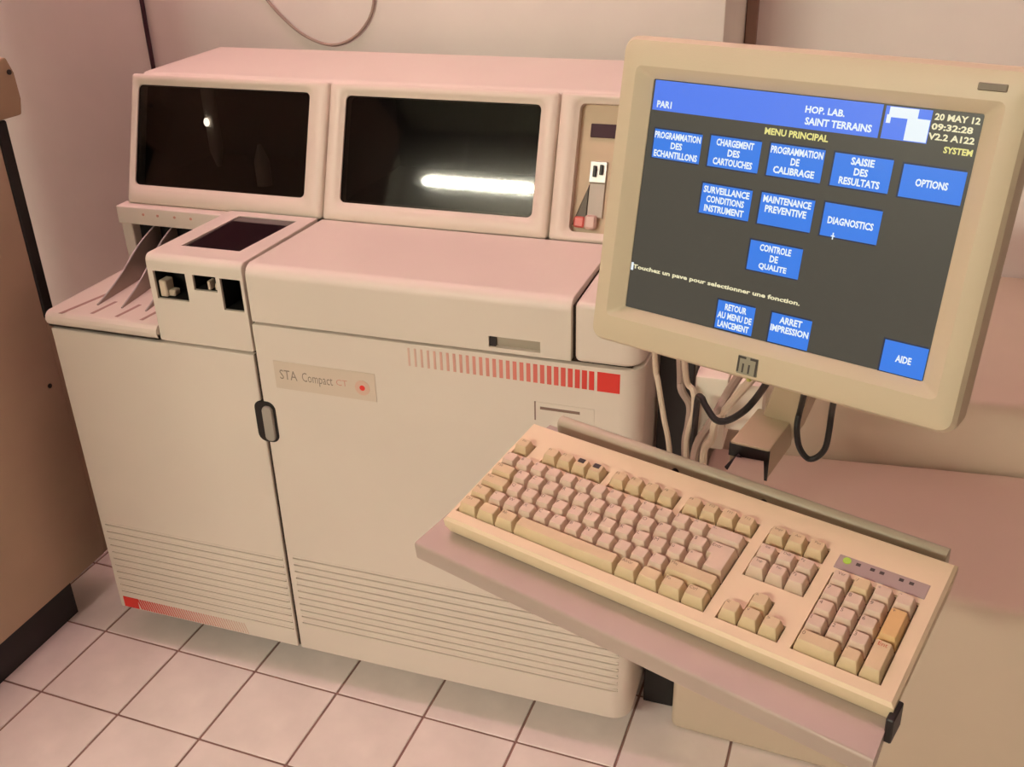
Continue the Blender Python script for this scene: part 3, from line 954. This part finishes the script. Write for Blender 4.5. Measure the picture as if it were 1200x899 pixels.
def cap_mesh(w, d, m, iso=False):
    key = (round(w, 4), round(d, 4), m.name, iso)
    if key in _caps:
        return _caps[key]
    g = 0.0007

    def lp(ix, iy0, iy1, z, r):
        hx = w * U / 2 - ix
        y0, y1 = g + iy0, d * U - g - iy1
        return [(a, b, z) for a, b in rrect(hx, (y1 - y0) / 2, r, 2, 0, (y0 + y1) / 2)]
    if iso:
        # return key: 1.5 wide back, 1.25 wide front, two rows deep
        def lp2(i, f, z):
            xr = 0.75 * U - i
            xl0, xl1 = -0.5 * U + i, -0.75 * U + i
            return [(xr, g + f, z), (xr, 2 * U - g - i * 0.4, z), (xl1, 2 * U - g - i * 0.4, z), (xl1, U + g + i * 0.6, z), (xl0, U + g + i * 0.6, z), (xl0, g + f, z)][::-1]
        mb = MB().loft([lp2(g, 0, -0.003), lp2(0.0012, 0.0006, 0.001), lp2(0.0030, 0.0042, 0.0086), lp2(0.0036, 0.0050, 0.0091)], False, True)
    else:
        mb = MB().loft([lp(g, 0, 0, -0.003, 0.0006), lp(0.0011, 0.0005, 0.0004, 0.001, 0.0008), lp(0.0028, 0.0040, 0.0012, 0.0086, 0.0018), lp(0.0034, 0.0047, 0.0018, 0.0092, 0.0018)], False, True)
    me = flat(mb, 'key', m, angle=0.5)
    _caps[key] = me
    return me


_leg = {}


def key(x, y, w, d, m, legend='', lm=LEGEND, size=0.0042, iso=False):
    """x, y: left front corner in the key block; w, d in key units"""
    o = child('key', cap_mesh(w, d, m, iso), kb, (x + w * U / 2, y, 0))
    if legend:
        k = (legend, size, lm.name)
        if k not in _leg:
            me0, tw, th = text_mesh(legend)
            s = size / 0.72
            s = min(s, 0.0115 * max(1, w * 0.9) / max(tw, 1e-3))
            me = text(legend, 0, 0, 0, tw * s, th * s, lm)
            _leg[k] = (me, tw * s, th * s)
        me, tw, th = _leg[k]
        lx = -w * U / 2 + 0.0042 + tw / 2 if len(legend) < 3 or w > 1.2 else 0
        child('legend', me, o, (lx, d * U - 0.0036 - th / 2, 0.00935))
    return o


def row(x, y, spec):
    for s, w, m in spec:
        if s is not None:
            key(x, y, w, 1, m, s, size=0.0042 if len(s) < 2 else 0.0034)
        x += w * U


L1 = lambda s: [(c, 1, KEYL) for c in s]
row(KX, RY[4], [('²', 1, KEYL)] + L1('&é"\'(-è_çà)=') + [('<-', 2, KEYL)])
row(KX, RY[3], [('Tab', 1.5, KEYD)] + L1('AZERTYUIOP^$'))
row(KX, RY[2], [('Verr', 1.75, KEYD)] + L1('QSDFGHJKLMù*'))
key(KX + 13.5 * U, RY[2], 1.5, 2, KEYL, 'Entr', iso=True)
row(KX, RY[1], [('Maj', 1.25, KEYD)] + L1('<WXCVBN,;:!') + [('Maj', 2.75, KEYD)])
row(KX, RY[0], [('Ctrl', 1.25, KEYD), ('', 1.25, KEYD), ('Alt', 1.25, KEYD), ('', 6.25, KEYD), ('AltGr', 1.25, KEYD), ('', 1.25, KEYD), ('Fn', 1.25, KEYD), ('Ctrl', 1.25, KEYD)])
key(KX, FY, 1, 1, KEYD, 'Esc', size=0.003)
STICK = mat('sticker_black', (0.02, 0.015, 0.012), 0.5)
for g, x in enumerate((2, 6.5, 11)):
    for k in range(4):
        n = g * 4 + k + 1
        o = key(KX + (x + k) * U, FY, 1, 1, KEYD, 'F%d' % n, size=0.003)
        if n in (3, 4):
            child('sticker', flat(MB().box(-0.0045, 0.0030, U - 0.0085, U - 0.0026, 0.0092, 0.0097), 'sticker', STICK), o)
for k, s in enumerate(('Impr', 'Arr', 'Pau')):
    key(NX + k * U, FY, 1, 1, KEYD, s, size=0.003)
for r, names in ((4, ('Ins', 'Deb', 'Pg')), (3, ('Sup', 'Fin', 'Pg'))):
    for k, s in enumerate(names):
        key(NX + k * U, RY[r], 1, 1, KEYL, s, size=0.003)
key(NX + U, RY[1], 1, 1, KEYD, '^')
for k, s in enumerate(('<', 'v', '>')):
    key(NX + k * U, RY[0], 1, 1, KEYD, s)
row(PX, RY[4], [('Ver', 1, KEYL), ('/', 1, KEYD), ('*', 1, KEYL), ('-', 1, KEYL)])
row(PX, RY[3], L1('789'))
row(PX, RY[2], L1('456'))
row(PX, RY[1], L1('123'))
row(PX, RY[0], [('0', 2, KEYD), ('.', 1, KEYD)])
key(PX + 3 * U, RY[2], 1, 2, KEYPLUS, '+')
key(PX + 3 * U, RY[0], 1, 2, KEYD, 'Ent', LEGENDRED, 0.0045)
lp_ = child('light_panel', flat(MB().box(0.1395, 0.2215, 0.0305 + 0.0015, 0.0500, -0.001, 0.0006), 'light_panel', LEDPANEL, 0.0005, 1), kb)
child('number_light', flat(MB().cyl((0.1480, 0.0440, 0.0004), (0.1480, 0.0440, 0.0016), 0.0038, 14), 'number_light', emit('led_on', (0.42, 0.50, 0.06), 0.9)), lp_, label='lit green indicator light')
for dx in (0.1585, 0.1715, 0.1800, 0.1975, 0.2065):
    child('mark', flat(MB().box(dx - 0.002, dx + 0.002, 0.0425, 0.0460, 0.0005, 0.0008), 'mark', INK), lp_)
# wedge feet at the back carry the case on the tray
for fx in (-0.19, 0.19):
    child('foot', flat(MB().box(fx - 0.02, fx + 0.02, 0.060, 0.074, -0.0385, -0.030), 'foot', KBCASE, 0.001, 1), kb)


# ------------------------------------------------------------------ cables
def cable(name, label, pts, r, m, group=None, cat='cable'):
    base = Vector(pts[-1])
    me = MB().tube([Vector(p) - base for p in pts], r, 8, 6).mesh(name)
    me.materials.append(m)
    o = bpy.data.objects.new(name, me)
    COL.objects.link(o)
    o.location = base
    return tag(o, label, cat, group)


cable('monitor_cable', 'thin cream cable hanging nearest to the analyzer below the monitor', [(1.20, -0.16, 0.99), (1.187, -0.05, 0.847), (1.193, -0.05, 0.816), (1.204, -0.05, 0.759), (1.214, -0.05, 0.712), (1.225, -0.04, 0.60), (1.24, 0.0, 0.455)], 0.0045, CABLEW)
cable('monitor_cable', 'thick cream cable with a bend hanging left of the cream case', [(1.23, -0.13, 0.98), (1.221, -0.02, 0.825), (1.224, -0.02, 0.795), (1.238, -0.02, 0.770), (1.238, -0.02, 0.735), (1.235, -0.02, 0.693), (1.24, 0.02, 0.56), (1.26, 0.05, 0.456)], 0.0062, CABLEP)
cable('monitor_cable', 'short cream cable looping beside the thick cream cable', [(1.235, -0.13, 0.97), (1.231, -0.03, 0.822), (1.243, -0.03, 0.801), (1.246, -0.03, 0.765), (1.238, -0.03, 0.70), (1.25, 0.0, 0.54), (1.275, 0.03, 0.456)], 0.0048, CABLEW)
cable('monitor_cable', 'grey-beige cable slanting down to the left behind the tray', [(1.34, -0.18, 0.95), (1.300, -0.05, 0.824), (1.285, -0.05, 0.786), (1.272, -0.05, 0.755), (1.255, -0.05, 0.707), (1.25, 0.0, 0.56), (1.29, 0.05, 0.457)], 0.0068, CABLEP)
cable('monitor_cable', 'pale cable running beside the slanting grey-beige cable', [(1.36, -0.2, 0.95), (1.300, -0.06, 0.80), (1.283, -0.06, 0.769), (1.280, -0.06, 0.739), (1.269, -0.06, 0.709), (1.275, 0.0, 0.56), (1.31, 0.04, 0.457)], 0.0060, CABLEW)
cable('power_cable', 'black cable sagging in front of the pale cables below the monitor', [(1.37, -0.2, 0.94), (1.343, -0.1, 0.843), (1.326, -0.1, 0.816), (1.304, -0.1, 0.797), (1.287, -0.1, 0.796), (1.270, -0.085, 0.808), (1.262, -0.075, 0.815), (1.254, -0.06, 0.80), (1.249, -0.03, 0.70)], 0.0050, BLACK)
cable('power_cable', 'black cable hanging in a loop right of the beige joint cover', [(1.412, -0.27, 0.98), (1.404, -0.15, 0.86), (1.402, -0.15, 0.83), (1.408, -0.15, 0.800), (1.421, -0.15, 0.783), (1.433, -0.15, 0.787), (1.442, -0.15, 0.803), (1.444, -0.15, 0.83), (1.444, -0.155, 0.865), (1.445, -0.27, 0.98)], 0.0042, BLACK)
cable('wall_cable', 'dark plum cable hanging straight down the back wall beside the window top', [(-0.272, 0.793, 2.58), (-0.271, 0.793, 1.6), (-0.27, 0.793, 1.25), (-0.271, 0.793, 1.10), (-0.268, 0.793, 0.3)], 0.0055, CABLEPLUM)
cable('wall_cable', 'taupe cable hanging in a wide loop on the back wall above the analyzer', [(-0.02, 0.794, 1.46), (0.02, 0.794, 1.34), (0.082, 0.794, 1.249), (0.13, 0.794, 1.200), (0.173, 0.794, 1.171), (0.22, 0.794, 1.155), (0.261, 0.794, 1.156), (0.30, 0.794, 1.173), (0.331, 0.794, 1.200), (0.352, 0.794, 1.235), (0.358, 0.794, 1.28), (0.355, 0.794, 1.40)], 0.0036, CABLEP)
